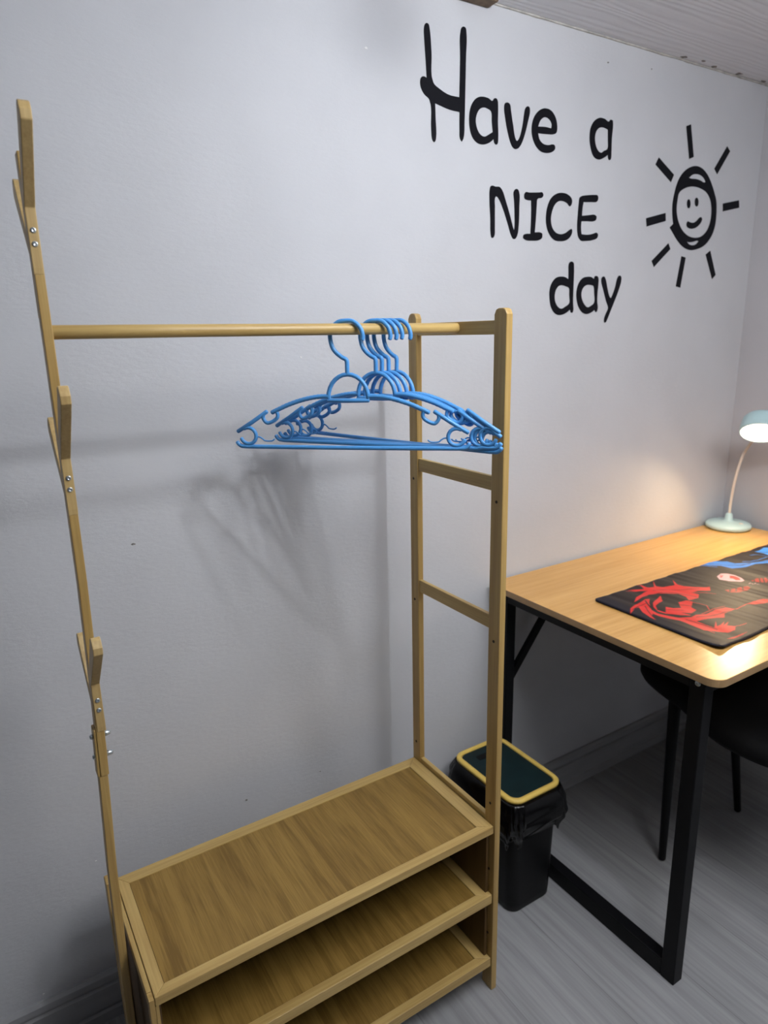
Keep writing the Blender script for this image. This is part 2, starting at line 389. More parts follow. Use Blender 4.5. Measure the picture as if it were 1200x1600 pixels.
FLAKES = [(0.1616, 0.9959, 0.004, 1), (0.3331, 0.3776, 0.0035, 1), (0.5134, 0.3783, 0.002, 1), (0.6872, 1.8837, 0.004, 0), (0.5183, 1.3175, 0.003, 0), (1.3558, 1.9677, 0.003, 1), (1.5138, 1.9794, 0.0025, 1), (-0.1044, 0.1237, 0.003, 0), (0.0223, 0.372, 0.002, 0), (0.9154, 0.6888, 0.002, 0)]
GLYPHS = {
 'H': [[(0.8216, 1.9411), (0.8243, 1.9488), (0.8287, 1.9512), (0.8331, 1.9498), (0.8357, 1.9421), (0.84, 1.9017), (0.8443, 1.8491), (0.8603, 1.84), (0.8835, 1.8327), (0.911, 1.8319), (0.9127, 1.9041), (0.9137, 1.9547), (0.9169, 1.9602), (0.9216, 1.962), (0.9264, 1.9606), (0.9283, 1.9558), (0.9279, 1.9066), (0.9267, 1.8396), (0.9254, 1.7882), (0.9232, 1.7568), (0.9184, 1.7486), (0.9135, 1.7539), (0.9119, 1.7728), (0.9117, 1.8042), (0.8859, 1.8052), (0.8487, 1.8119), (0.85, 1.7821), (0.8513, 1.7519), (0.8485, 1.7414), (0.8457, 1.7394), (0.842, 1.7423), (0.8384, 1.7638), (0.8341, 1.8165), (0.8216, 1.8245), (0.8136, 1.8347), (0.8115, 1.8457), (0.8147, 1.8543), (0.8218, 1.8567), (0.8276, 1.8547), (0.8256, 1.8833), (0.8223, 1.9208)]],
 'a': [[(1.0012, 1.8377), (1.0051, 1.8424), (1.0112, 1.844), (1.0154, 1.8411), (1.0172, 1.8315), (1.0176, 1.7998), (1.0195, 1.7679), (1.0177, 1.7562), (1.0136, 1.7536), (1.0083, 1.7566), (1.0061, 1.7635), (0.9949, 1.7558), (0.9797, 1.7502), (0.962, 1.7507), (0.9484, 1.759), (0.9402, 1.7745), (0.9375, 1.7932), (0.9397, 1.8124), (0.9483, 1.829), (0.9605, 1.8386), (0.9753, 1.842), (0.9904, 1.8411)], [(0.9976, 1.8166), (1.0001, 1.7976), (1.0032, 1.7774), (0.992, 1.7712), (0.9804, 1.7659), (0.9692, 1.7685), (0.96, 1.7786), (0.9558, 1.7938), (0.9586, 1.8063), (0.9658, 1.8166), (0.9773, 1.8216), (0.9884, 1.8206)]],
 'v': [[(1.0344, 1.8303), (1.0367, 1.8377), (1.0435, 1.8404), (1.0509, 1.8382), (1.0545, 1.8259), (1.0618, 1.7982), (1.0709, 1.7702), (1.0747, 1.7677), (1.08, 1.7731), (1.0888, 1.7979), (1.0932, 1.8238), (1.096, 1.835), (1.1023, 1.8409), (1.1089, 1.8397), (1.1108, 1.8327), (1.1057, 1.8109), (1.096, 1.7805), (1.0859, 1.7609), (1.0769, 1.7526), (1.0662, 1.7514), (1.0579, 1.7578), (1.0464, 1.7819), (1.0381, 1.8095)]],
 'e': [[(1.1972, 1.8055), (1.1947, 1.7988), (1.1873, 1.7949), (1.1672, 1.7925), (1.1378, 1.7909), (1.1429, 1.7785), (1.1541, 1.7715), (1.1713, 1.7704), (1.1828, 1.7732), (1.1904, 1.7725), (1.1931, 1.766), (1.1865, 1.7588), (1.1636, 1.7529), (1.1435, 1.756), (1.1276, 1.7685), (1.1184, 1.7868), (1.1176, 1.8051), (1.125, 1.8243), (1.1394, 1.8379), (1.156, 1.8442), (1.176, 1.8421), (1.1911, 1.8292), (1.1966, 1.8149)], [(1.1371, 1.8045), (1.1608, 1.8067), (1.178, 1.8058), (1.1787, 1.8145), (1.1713, 1.8229), (1.1569, 1.8259), (1.1443, 1.8187)]],
 'a2': [[(1.3695, 1.8442), (1.3743, 1.8487), (1.3835, 1.8483), (1.3851, 1.8382), (1.3835, 1.806), (1.3848, 1.7779), (1.3836, 1.7624), (1.3785, 1.7598), (1.3743, 1.7627), (1.3723, 1.7705), (1.3586, 1.7631), (1.3429, 1.7574), (1.3234, 1.7614), (1.3113, 1.778), (1.3052, 1.799), (1.3067, 1.8207), (1.3172, 1.8376), (1.3353, 1.8477), (1.3544, 1.8481)], [(1.3673, 1.8261), (1.3693, 1.8044), (1.3698, 1.7844), (1.3573, 1.7782), (1.348, 1.7732), (1.3347, 1.7786), (1.3251, 1.7954), (1.3255, 1.8132), (1.3353, 1.8253), (1.3497, 1.8287)]],
 'N': [[(0.9975, 1.6624), (1.0002, 1.6691), (1.0073, 1.6708), (1.0134, 1.6694), (1.0256, 1.6698), (1.0339, 1.6639), (1.0448, 1.6433), (1.0591, 1.6123), (1.0697, 1.5864), (1.072, 1.5821), (1.0731, 1.5881), (1.0725, 1.6161), (1.0698, 1.6451), (1.0679, 1.6624), (1.0723, 1.6685), (1.0794, 1.6697), (1.0842, 1.6652), (1.0864, 1.6317), (1.0861, 1.5933), (1.0826, 1.5722), (1.0761, 1.5638), (1.0701, 1.5635), (1.064, 1.5697), (1.0526, 1.5943), (1.0371, 1.6254), (1.0242, 1.6446), (1.018, 1.6493), (1.0148, 1.6482), (1.0137, 1.6266), (1.0144, 1.5833), (1.014, 1.5687), (1.0092, 1.5626), (1.0051, 1.5629), (1.0021, 1.571), (1.0005, 1.6027), (0.9972, 1.6397)]],
 'I': [[(1.1051, 1.6654), (1.1159, 1.6654), (1.1463, 1.6681), (1.1573, 1.6687), (1.1607, 1.6633), (1.1565, 1.6576), (1.1426, 1.6536), (1.1407, 1.6385), (1.1393, 1.6114), (1.1372, 1.5811), (1.155, 1.582), (1.1619, 1.5793), (1.161, 1.5701), (1.1514, 1.5647), (1.1292, 1.5624), (1.1072, 1.5632), (1.1001, 1.5671), (1.1016, 1.5732), (1.1088, 1.5762), (1.1232, 1.5773), (1.1238, 1.6045), (1.1233, 1.6343), (1.1222, 1.6491), (1.1101, 1.649), (1.1018, 1.6519), (1.1006, 1.6592)]],
 'C': [[(1.2524, 1.6471), (1.2478, 1.6455), (1.2404, 1.6511), (1.2238, 1.6554), (1.2101, 1.6535), (1.1978, 1.6441), (1.1897, 1.6268), (1.1878, 1.6114), (1.1933, 1.5949), (1.2049, 1.5847), (1.2214, 1.5815), (1.2376, 1.5849), (1.2513, 1.5928), (1.2583, 1.5957), (1.261, 1.5908), (1.257, 1.5796), (1.2434, 1.5694), (1.2224, 1.5656), (1.2013, 1.5674), (1.1846, 1.579), (1.1741, 1.5968), (1.1712, 1.6165), (1.1753, 1.641), (1.1869, 1.6599), (1.2045, 1.6703), (1.2227, 1.6733), (1.2415, 1.6708), (1.2537, 1.6635), (1.2561, 1.656)]],
 'E': [[(1.2889, 1.6715), (1.308, 1.6748), (1.3324, 1.6774), (1.3438, 1.677), (1.3468, 1.6706), (1.3425, 1.663), (1.3239, 1.6604), (1.2957, 1.6583), (1.2932, 1.6462), (1.2922, 1.6273), (1.3164, 1.6302), (1.336, 1.6324), (1.3443, 1.6291), (1.3429, 1.6216), (1.3348, 1.6173), (1.3126, 1.616), (1.2912, 1.6147), (1.2909, 1.5988), (1.2938, 1.5853), (1.315, 1.5851), (1.3346, 1.5884), (1.3469, 1.5916), (1.3533, 1.5877), (1.3505, 1.5795), (1.3358, 1.5739), (1.3112, 1.5704), (1.2915, 1.5708), (1.2821, 1.5793), (1.2773, 1.598), (1.2775, 1.6295), (1.2791, 1.6546), (1.281, 1.6671)]],
 'd': [[(1.2542, 1.5141), (1.2577, 1.519), (1.2639, 1.5209), (1.2709, 1.5179), (1.273, 1.5082), (1.2742, 1.4691), (1.2755, 1.4228), (1.2776, 1.4061), (1.2751, 1.3994), (1.2691, 1.4001), (1.2652, 1.4068), (1.2544, 1.4002), (1.2401, 1.3952), (1.2257, 1.3943), (1.211, 1.3996), (1.1983, 1.4144), (1.1931, 1.4322), (1.192, 1.4516), (1.1977, 1.4677), (1.211, 1.4808), (1.2297, 1.4851), (1.2466, 1.4832), (1.255, 1.4792), (1.2545, 1.4947)], [(1.2584, 1.4583), (1.2604, 1.4426), (1.2617, 1.4228), (1.2486, 1.4145), (1.2344, 1.4095), (1.2221, 1.4144), (1.2117, 1.4291), (1.2105, 1.4421), (1.2149, 1.4551), (1.2239, 1.463), (1.2358, 1.4645), (1.2479, 1.4621)]],
 'a3': [[(1.3463, 1.4821), (1.3489, 1.4878), (1.3554, 1.4893), (1.3624, 1.4858), (1.3642, 1.4707), (1.3626, 1.447), (1.3633, 1.4266), (1.3665, 1.4129), (1.3642, 1.4026), (1.3592, 1.4009), (1.3546, 1.4061), (1.3422, 1.3999), (1.3271, 1.3962), (1.3116, 1.3993), (1.2972, 1.4112), (1.2879, 1.4296), (1.2855, 1.4495), (1.2915, 1.4694), (1.3054, 1.4829), (1.3226, 1.4866), (1.3378, 1.4859)], [(1.3457, 1.4643), (1.3502, 1.4469), (1.352, 1.4248), (1.3384, 1.4156), (1.3283, 1.4129), (1.3167, 1.4196), (1.3066, 1.433), (1.3036, 1.4464), (1.3087, 1.4591), (1.3202, 1.4662), (1.3343, 1.4668)]],
 'y': [[(1.3741, 1.4827), (1.3788, 1.4878), (1.3851, 1.488), (1.3909, 1.4813), (1.3998, 1.4577), (1.4095, 1.4389), (1.4141, 1.4355), (1.4197, 1.4442), (1.4285, 1.465), (1.4345, 1.4857), (1.4409, 1.492), (1.4487, 1.4901), (1.4507, 1.4809), (1.445, 1.4618), (1.4338, 1.4374), (1.4247, 1.4199), (1.4155, 1.4025), (1.4064, 1.3851), (1.3993, 1.3747), (1.394, 1.3747), (1.3923, 1.3817), (1.3975, 1.3956), (1.4056, 1.4112), (1.3973, 1.4268), (1.3844, 1.4541)]],
 'ring': [[(1.7201, 1.7801), (1.7499, 1.7776), (1.7763, 1.765), (1.799, 1.7442), (1.8169, 1.721), (1.8294, 1.7002), (1.8347, 1.6755), (1.8355, 1.6439), (1.8297, 1.6213), (1.817, 1.6015), (1.7921, 1.5811), (1.7605, 1.5702), (1.7282, 1.5663), (1.6948, 1.5737), (1.666, 1.5909), (1.6454, 1.6083), (1.632, 1.6196), (1.6456, 1.6295), (1.6388, 1.6532), (1.6361, 1.6769), (1.6401, 1.704), (1.6491, 1.7313), (1.664, 1.7532), (1.6875, 1.7701)], [(1.7173, 1.7287), (1.7525, 1.7265), (1.7812, 1.7182), (1.8006, 1.7012), (1.8102, 1.677), (1.8104, 1.6487), (1.7994, 1.6228), (1.777, 1.6058), (1.745, 1.5995), (1.7118, 1.604), (1.683, 1.6195), (1.664, 1.6427), (1.6556, 1.6663), (1.6564, 1.6903), (1.6602, 1.707), (1.6792, 1.7196)], [(1.6974, 1.7488), (1.7129, 1.7577), (1.731, 1.7608), (1.7502, 1.7587), (1.7648, 1.7519), (1.7714, 1.7449), (1.7662, 1.7429), (1.7494, 1.7466), (1.7276, 1.7486), (1.7065, 1.7476)], [(1.7116, 1.5875), (1.7225, 1.5865), (1.7385, 1.5882), (1.7571, 1.5922), (1.7638, 1.5916), (1.7555, 1.5842), (1.7398, 1.5794), (1.7233, 1.5812)]],
 'mouth': [[(1.7045, 1.6361), (1.7092, 1.64), (1.7175, 1.6384), (1.7337, 1.6378), (1.7465, 1.6432), (1.7587, 1.6524), (1.7666, 1.6544), (1.7723, 1.6495), (1.7672, 1.6398), (1.7515, 1.628), (1.7334, 1.6223), (1.7144, 1.6228), (1.7045, 1.6284)]],
 'eye0': [[(1.7138, 1.6849), (1.7135, 1.6791), (1.7113, 1.6748), (1.7076, 1.6729), (1.7034, 1.6742), (1.6999, 1.6782), (1.698, 1.6838), (1.6982, 1.6896), (1.7005, 1.6939), (1.7042, 1.6958), (1.7083, 1.6945), (1.7118, 1.6906)]],
 'eye1': [[(1.7487, 1.6918), (1.7485, 1.6861), (1.746, 1.6817), (1.7419, 1.6799), (1.7374, 1.6811), (1.7336, 1.685), (1.7316, 1.6905), (1.7319, 1.6962), (1.7344, 1.7005), (1.7385, 1.7023), (1.7429, 1.7011), (1.7467, 1.6973)]],
 'rays': [[(1.6676, 1.8708), (1.6871, 1.8775), (1.7105, 1.8013), (1.6917, 1.7941)], [(1.8559, 1.8437), (1.8717, 1.8323), (1.8217, 1.7686), (1.8061, 1.7815)], [(1.5657, 1.7855), (1.6328, 1.7503), (1.6227, 1.731), (1.5544, 1.7673)], [(1.5318, 1.6368), (1.6101, 1.6549), (1.6137, 1.6351), (1.5366, 1.6166)], [(1.6322, 1.5801), (1.6424, 1.5653), (1.5781, 1.5169), (1.5672, 1.5325)], [(1.693, 1.5492), (1.7127, 1.5462), (1.6995, 1.4657), (1.6791, 1.4692)], [(1.8027, 1.5575), (1.8224, 1.5689), (1.8593, 1.5037), (1.8438, 1.4918)], [(1.8609, 1.6963), (1.9375, 1.7108), (1.9425, 1.6909), (1.8645, 1.6756)]],
}
PRINT = {
 'R1': [(1.2356, -0.2536), (1.2551, -0.2643), (1.2714, -0.2738), (1.289, -0.249), (1.286, -0.2736), (1.3057, -0.277), (1.3367, -0.2499), (1.3131, -0.2769), (1.3232, -0.2894), (1.3531, -0.3), (1.3841, -0.2725), (1.3619, -0.3008), (1.3646, -0.3167), (1.3864, -0.3364), (1.414, -0.3539), (1.3921, -0.3697), (1.3639, -0.3549), (1.3444, -0.3513), (1.348, -0.3689), (1.3289, -0.3801), (1.2936, -0.3794), (1.3096, -0.3616), (1.3128, -0.339), (1.2934, -0.3253), (1.2739, -0.3115), (1.2534, -0.302), (1.2278, -0.3038), (1.2029, -0.3106), (1.1862, -0.3131), (1.2124, -0.2979), (1.2539, -0.2872), (1.2704, -0.2855), (1.2485, -0.2731)],
 'R2': [(1.2307, -0.335), (1.2684, -0.3226), (1.245, -0.3451), (1.2248, -0.3497), (1.2061, -0.3552), (1.1908, -0.3716), (1.1934, -0.3912), (1.2184, -0.373), (1.2259, -0.3874), (1.243, -0.3948), (1.2679, -0.3707), (1.2889, -0.376), (1.2939, -0.389), (1.2648, -0.4056), (1.2609, -0.4209), (1.2327, -0.4275), (1.2177, -0.4126), (1.2234, -0.4339), (1.2113, -0.4297), (1.1979, -0.4074), (1.1885, -0.3948), (1.1858, -0.377), (1.1963, -0.3574), (1.2141, -0.3423)],
 'R3': [(1.1245, -0.3516), (1.1482, -0.3327), (1.1748, -0.3239), (1.1993, -0.3224), (1.2194, -0.3174), (1.231, -0.3208), (1.2071, -0.3373), (1.1804, -0.3643), (1.1736, -0.3861), (1.1827, -0.4054), (1.1917, -0.4245), (1.2141, -0.4402), (1.2355, -0.4381), (1.2599, -0.4466), (1.2953, -0.4451), (1.3271, -0.4495), (1.3361, -0.4666), (1.3104, -0.4689), (1.2915, -0.4687), (1.2722, -0.4809), (1.2588, -0.4715), (1.2317, -0.4651), (1.2049, -0.4587), (1.2046, -0.4829), (1.2059, -0.4996), (1.238, -0.4819), (1.2161, -0.4988), (1.2286, -0.4996), (1.2534, -0.4926), (1.2299, -0.5045), (1.26, -0.4973), (1.2364, -0.509), (1.2475, -0.5207), (1.2285, -0.5309), (1.2074, -0.53), (1.1928, -0.5137), (1.1771, -0.4951), (1.1784, -0.4646), (1.1813, -0.4381), (1.1701, -0.4178), (1.1639, -0.3965), (1.1645, -0.3797), (1.1504, -0.387), (1.1408, -0.4056), (1.1423, -0.3899), (1.1522, -0.3623), (1.1694, -0.3386), (1.1563, -0.3385)],
 'R4': [(1.3361, -0.4666), (1.3757, -0.4653), (1.4137, -0.464), (1.4413, -0.4692), (1.4469, -0.478), (1.4534, -0.4921), (1.4929, -0.4911), (1.4552, -0.5028), (1.4305, -0.4872), (1.3956, -0.4775), (1.3817, -0.4678), (1.3346, -0.4691)],
 'R5': [(1.176, -0.5467), (1.1976, -0.5471), (1.2216, -0.5489), (1.2439, -0.5493), (1.2208, -0.5521), (1.188, -0.5529)],
 'T1': [(1.4228, -0.3863), (1.4454, -0.3951), (1.4745, -0.3968), (1.4933, -0.4017), (1.4882, -0.4118), (1.4644, -0.4189), (1.4365, -0.4165), (1.4172, -0.4028)],
 'T2': [(1.5305, -0.3879), (1.5617, -0.3844), (1.5812, -0.3961), (1.5731, -0.4071), (1.5532, -0.4151), (1.5332, -0.4009)],
 'S': [(1.493, -0.3217), (1.518, -0.3162), (1.5345, -0.3233), (1.5394, -0.3409), (1.533, -0.3617), (1.5179, -0.379), (1.5057, -0.3781), (1.489, -0.3584), (1.4812, -0.3361)],
 'S2': [(1.523, -0.3373), (1.5315, -0.3457), (1.5249, -0.3615), (1.5146, -0.3711), (1.5058, -0.3648), (1.5096, -0.354), (1.5058, -0.3479)],
 'S3': [(1.4952, -0.3255), (1.511, -0.3206), (1.5127, -0.3265), (1.4935, -0.3335)],
 'B1': [(1.5403, -0.2402), (1.5951, -0.234), (1.6166, -0.2388), (1.6038, -0.2508), (1.6236, -0.2677), (1.6252, -0.2884), (1.6548, -0.3097), (1.7205, -0.3244), (1.7794, -0.3266), (1.7528, -0.341), (1.697, -0.3375), (1.6594, -0.3245), (1.6078, -0.3202), (1.5774, -0.3107), (1.5739, -0.2808), (1.5554, -0.2599)],
 'B2': [(1.7624, -0.2611), (1.7802, -0.2654), (1.8152, -0.2602), (1.8409, -0.2714), (1.8292, -0.2923), (1.7873, -0.3047), (1.7605, -0.3019), (1.7678, -0.2835)],
}
STROKES = [
 (0.0012, 'k', [(1.2569, -0.3065), (1.29, -0.3138), (1.313, -0.3321), (1.3224, -0.3528), (1.3317, -0.3733)]),
 (0.001, 'k', [(1.2802, -0.2925), (1.3121, -0.3047), (1.3402, -0.3267), (1.3807, -0.3471)]),
 (0.0016, 'k', [(1.2128, -0.3224), (1.1988, -0.3408), (1.1827, -0.366), (1.1816, -0.39), (1.1936, -0.4105), (1.2203, -0.436)]),
 (0.001, 'r', [(1.1962, -0.3088), (1.2437, -0.2951), (1.2732, -0.2978), (1.302, -0.312)]),
 (0.0009, 'r', [(1.2283, -0.2557), (1.2429, -0.2702), (1.2682, -0.2799)]),
 (0.0009, 'r', [(1.2803, -0.2482), (1.2813, -0.2661), (1.2945, -0.2817)]),
 (0.001, 'r', [(1.3383, -0.3418), (1.3616, -0.3665), (1.3823, -0.3892)]),
 (0.0009, 'r', [(1.2878, -0.3866), (1.2961, -0.4037), (1.2992, -0.4207), (1.2839, -0.437)]),
 (0.0012, 'k', [(1.1961, -0.4402), (1.2, -0.4651), (1.2019, -0.4905), (1.2032, -0.5071)]),
 (0.001, 'k', [(1.2231, -0.4465), (1.253, -0.4572), (1.2847, -0.464), (1.3137, -0.4669)]),
 (0.001, 'k', [(1.1457, -0.34), (1.1756, -0.3338), (1.2023, -0.334)]),
 (0.001, 'k', [(1.1873, -0.342), (1.1678, -0.3644), (1.1533, -0.3848)]),
 (0.0011, 'k', [(1.2476, -0.3752), (1.2627, -0.3876), (1.2714, -0.4011)]),
 (0.0009, 'k', [(1.2058, -0.3822), (1.2194, -0.3953), (1.2342, -0.4075)]),
 (0.0009, 'r', [(1.1807, -0.4385), (1.1819, -0.4622), (1.1817, -0.4921), (1.1829, -0.5144)]),
 (0.0009, 'r', [(1.2464, -0.52), (1.2686, -0.5235), (1.2813, -0.5244)]),
 (0.0009, 'r', [(1.2508, -0.4402), (1.2884, -0.4403), (1.3317, -0.4435)]),
 (0.0012, 'k', [(1.5647, -0.2539), (1.5875, -0.283), (1.6196, -0.3061), (1.6732, -0.3165), (1.7143, -0.3278)]),
 (0.001, 'k', [(1.5975, -0.2437), (1.6104, -0.2687), (1.62, -0.2988), (1.6506, -0.3157)]),
 (0.0014, 'b', [(1.5303, -0.2394), (1.5463, -0.2585), (1.5603, -0.2786)]),
 (0.0012, 'b', [(1.6502, -0.2947), (1.6704, -0.3041), (1.7056, -0.3083), (1.7553, -0.3119)]),
 (0.0012, 'k', [(1.7714, -0.2705), (1.7788, -0.2844), (1.7978, -0.2953)]),
 (0.0011, 'b', [(1.7196, -0.2751), (1.7405, -0.2847), (1.7485, -0.3015)]),
 (0.0016, 'k', [(1.4409, -0.3898), (1.418, -0.4023)]),
 (0.0016, 'k', [(1.4582, -0.3937), (1.4362, -0.4071)]),
 (0.0016, 'k', [(1.4786, -0.3976), (1.4527, -0.4147)]),
 (0.0016, 'k', [(1.5532, -0.3829), (1.527, -0.3997)]),
 (0.0016, 'k', [(1.5686, -0.387), (1.5399, -0.4067)]),
 (0.0016, 'k', [(1.578, -0.3915), (1.5479, -0.4124)]),
 (0.0008, 'w', [(1.5074, -0.3967), (1.5154, -0.3958)]),
 (0.0008, 'w', [(1.5145, -0.3996), (1.5125, -0.4046)]),
 (0.0008, 'w', [(1.5161, -0.4051), (1.5241, -0.4043)]),
 (0.0008, 'w', [(1.5194, -0.4096), (1.5234, -0.4124)]),
 (0.001, 'w', [(1.4918, -0.3277), (1.5179, -0.3232), (1.5291, -0.3335), (1.5305, -0.3531), (1.5184, -0.3738)]),
]

# small flakes of missing plaster on the wall and along the ceiling joint
def flake(x, z, s, m, seed, face='wall'):
    rnd = random.Random(seed)
    n = 9; bm = bmesh.new()
    pl = [(x+s*(0.5+0.7*rnd.random())*cos(2*pi*k/n)*1.0, z+s*(0.5+0.7*rnd.random())*sin(2*pi*k/n)*0.6) for k in range(n)]
    if face == 'wall': prism_poly(bm, pl, 'y', -0.0008, 0.0002)
    else: prism_poly(bm, pl, 'z', HS-0.0008, HS+0.0002)
    return bm
for i, (x, z, s, m) in enumerate(FLAKES):
    tag(obj('trim_%d' % (3+i), flake(x, z, s, M_chip if m else M_white, i), M_chip if m else M_white), kind='structure')
for i, (x, y, s) in enumerate([(1.62, -0.012, 0.012), (1.69, -0.02, 0.008), (1.75, -0.010, 0.012), (1.86, -0.011, 0.014), (1.98, -0.01, 0.013)]):
    tag(obj('trim_%d' % (3+len(FLAKES)+i), flake(x, y, s, M_chip, 40+i, 'ceil'), M_chip), kind='structure')

# ------------------------------------------------------------ bamboo clothes rack with shelves
LX, RX, YB, YFr = 0.0406, 0.7014, -0.1131, -0.391
ZS, Z2, Z3 = 0.409, 0.245, 0.084
rack = thing('clothes_rack', 'bamboo clothes rack with hooked pole, hanging rod, ladder side and three shelves', 'clothes rack', (0.37, -0.25, 0))
def rpart(name, bm, m, parent=rack, **k):
    o = obj(name, bm, m, parent, **k)
    if parent is rack: o.matrix_parent_inverse = Matrix.Translation(rack.location).inverted()
    return o
# ladder side posts
def post(yc, w, name='post'):
    t = 0.0135; x0 = RX+.0004; top = 1.3955
    poly = [(yc-w/2, 0), (yc+w/2, 0), (yc+w/2, top-.010), (yc+w/2-.004, top-.002), (yc+w/2-.010, top), (yc-w/2+.010, top), (yc-w/2+.004, top-.002), (yc-w/2, top-.010)]
    bm = bmesh.new(); prism_poly(bm, poly, 'x', x0, x0+t)
    p = rpart(name, bm, M_bz, bevel=0.0015)
    for z in (1.069, 0.803, 0.455, 0.30, 0.14):
        h = bmesh.new(); lathe(h, [(0, -0.0006), (0.0028, -0.0006), (0.0028, 0.0008), (0, 0.0008)], 12)
        bmesh.ops.rotate(h, verts=h.verts, cent=(0,0,0), matrix=Matrix.Rotation(-pi/2, 3, 'Y'))
        bmesh.ops.translate(h, verts=h.verts, vec=(x0, yc, z))
        q = obj('peg_hole', h, M_hole, p)
    return p
post(-0.3785, 0.031); post(-0.1225, 0.027)
# rungs between them
for z0, z1 in ((1.3535, 1.3765), (1.086, 1.112), (0.823, 0.850)):
    rpart('rung', bx(RX+.003, RX+.0115, -0.3630, -0.1360, z0, z1), M_by, bevel=0.001)
rpart('side_rail', bx(RX+.0025, RX+.0125, -0.3630, -0.1360, 0.388, 0.418), M_by, bevel=0.001)
rpart('side_rail', bx(RX+.0025, RX+.0125, -0.3630, -0.1360, 0.045, 0.075), M_by, bevel=0.001)
# hanging rod
bm = bmesh.new(); tube(bm, [(0.044, -0.2595, 1.3695), (0.2, -0.2595, 1.369), (0.5, -0.2595, 1.367), (RX+.003, -0.2595, 1.3655)], 0.0092, 20)
rpart('hanging_rod', bm, M_bx, smooth=True)
# shelves: frame of four mitred rails round a dark grained panel
def shelf(z, th, full=True):
    wl, wr, wf, wb = 0.0185, 0.029, 0.018, 0.025
    x0, x1, y0, y1 = LX, RX-.0005, YFr, YB
    def quad(poly):
        bm = bmesh.new(); prism_poly(bm, poly, 'z', z-th, z)
        return bm
    rpart('shelf_panel', bx(x0+wl+.0007, x1-wr-.0009, y0+wf+.0006, y1-wb-.0006, z-.0058, z-.0014), M_panel)
    rpart('gap_shade_sheet', bx(x0+wl-.002, x1-wr+.002, y0+wf-.002, y1-wb+.002, z-.009, z-.006), M_dark)  # added dark sheet, paints the shade into the gaps round the panel
    g = 0.0003
    rpart('shelf_rail', quad([(x0, y0), (x1, y0), (x1-wr, y0+wf), (x0+wl, y0+wf)]), M_bx, bevel=0.001)
    rpart('shelf_rail', quad([(x0, y1), (x0+wl, y1-wb), (x1-wr, y1-wb), (x1, y1)]), M_bx, bevel=0.001)
    rpart('shelf_rail', quad([(x0, y0+g), (x0+wl, y0+wf+g), (x0+wl, y1-wb-g), (x0, y1-g)]), M_by, bevel=0.001)
    rpart('shelf_rail', quad([(x1, y0+g), (x1, y1-g), (x1-wr, y1-wb-g), (x1-wr, y0+wf+g)]), M_by, bevel=0.001)
shelf(ZS, 0.0165); shelf(Z2, 0.021); shelf(Z3, 0.021)
# side and back panels of the shelf unit
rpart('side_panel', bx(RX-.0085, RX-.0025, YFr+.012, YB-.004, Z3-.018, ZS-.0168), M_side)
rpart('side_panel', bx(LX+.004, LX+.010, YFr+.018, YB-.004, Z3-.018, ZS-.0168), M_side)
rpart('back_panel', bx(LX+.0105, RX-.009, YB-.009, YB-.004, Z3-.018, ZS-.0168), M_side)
bm = bx(LX-.0085, LX-.0006, YFr+.0008, YFr+.017, 0.0, 0.4065); box(bm, LX-.00055, LX+.0050, YFr+.0009, YFr+.017, 0.0, ZS-.0170)
rpart('corner_post', bm, M_bz, bevel=0.0008)
rpart('corner_post', bx(LX-.0215, LX-.0088, YB-.050, YB-.026, 0.0, 0.445), M_bz, bevel=0.0015)
rpart('side_rail', bx(LX-.0085, LX-.0006, YFr+.0173, YB-.004, 0.386, 0.4065), M_by, bevel=0.001)
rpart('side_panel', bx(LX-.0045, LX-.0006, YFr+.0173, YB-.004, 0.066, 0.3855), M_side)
# coat pole of two lapped boards
PY = -0.2595
bm = bmesh.new()
sweep_rect(bm, [(0.0305, PY, 0.722), (0.0345, PY, 0.875), (0.0372, PY, 1.03), (0.0378, PY, 1.20), (0.0378, PY, 1.36), (0.0372, PY, 1.58)], 0.0120, 0.021)
pole_u = rpart('pole', bm, M_bz, bevel=0.0012)
bm = bmesh.new()
sweep_rect(bm, [(0.0135, PY+.001, 0.0), (0.0195, PY+.001, 0.42), (0.0225, PY+.001, 0.56), (0.0275, PY+.001, 0.69), (0.0285, PY+.001, 0.7215)], 0.0130, 0.020)
sweep_rect(bm, [(0.0222, PY+.001, 0.7218), (0.0240, PY+.001, 0.77), (0.0251, PY+.001, 0.80)], 0.0040, 0.020)
pole_l = rpart('pole', bm, M_bz, bevel=0.0012)
def screw(parent, loc, axis='y', r=0.0038, length=0.003):
    h = bmesh.new()
    lathe(h, [(0, length), (r*.35, length*.72), (r*.42, length*1.0), (r*.8, length*.85), (r, length*.3), (r, -.002), (0, -.002)], 16)
    rot = {'y': Matrix.Rotation(pi/2, 3, 'X'), 'x': Matrix.Rotation(pi/2, 3, 'Y'), '-x': Matrix.Rotation(-pi/2, 3, 'Y')}[axis]
    bmesh.ops.rotate(h, verts=h.verts, cent=(0,0,0), matrix=rot)
    bmesh.ops.translate(h, verts=h.verts, vec=loc)
    return obj('screw', h, M_screw, parent, smooth=True)
for z in (0.786, 0.752):
    screw(pole_u, (0.0385, PY, z), 'x', 0.0042, 0.009)
    screw(pole_l, (0.0208, PY, z), '-x', 0.0036, 0.003)
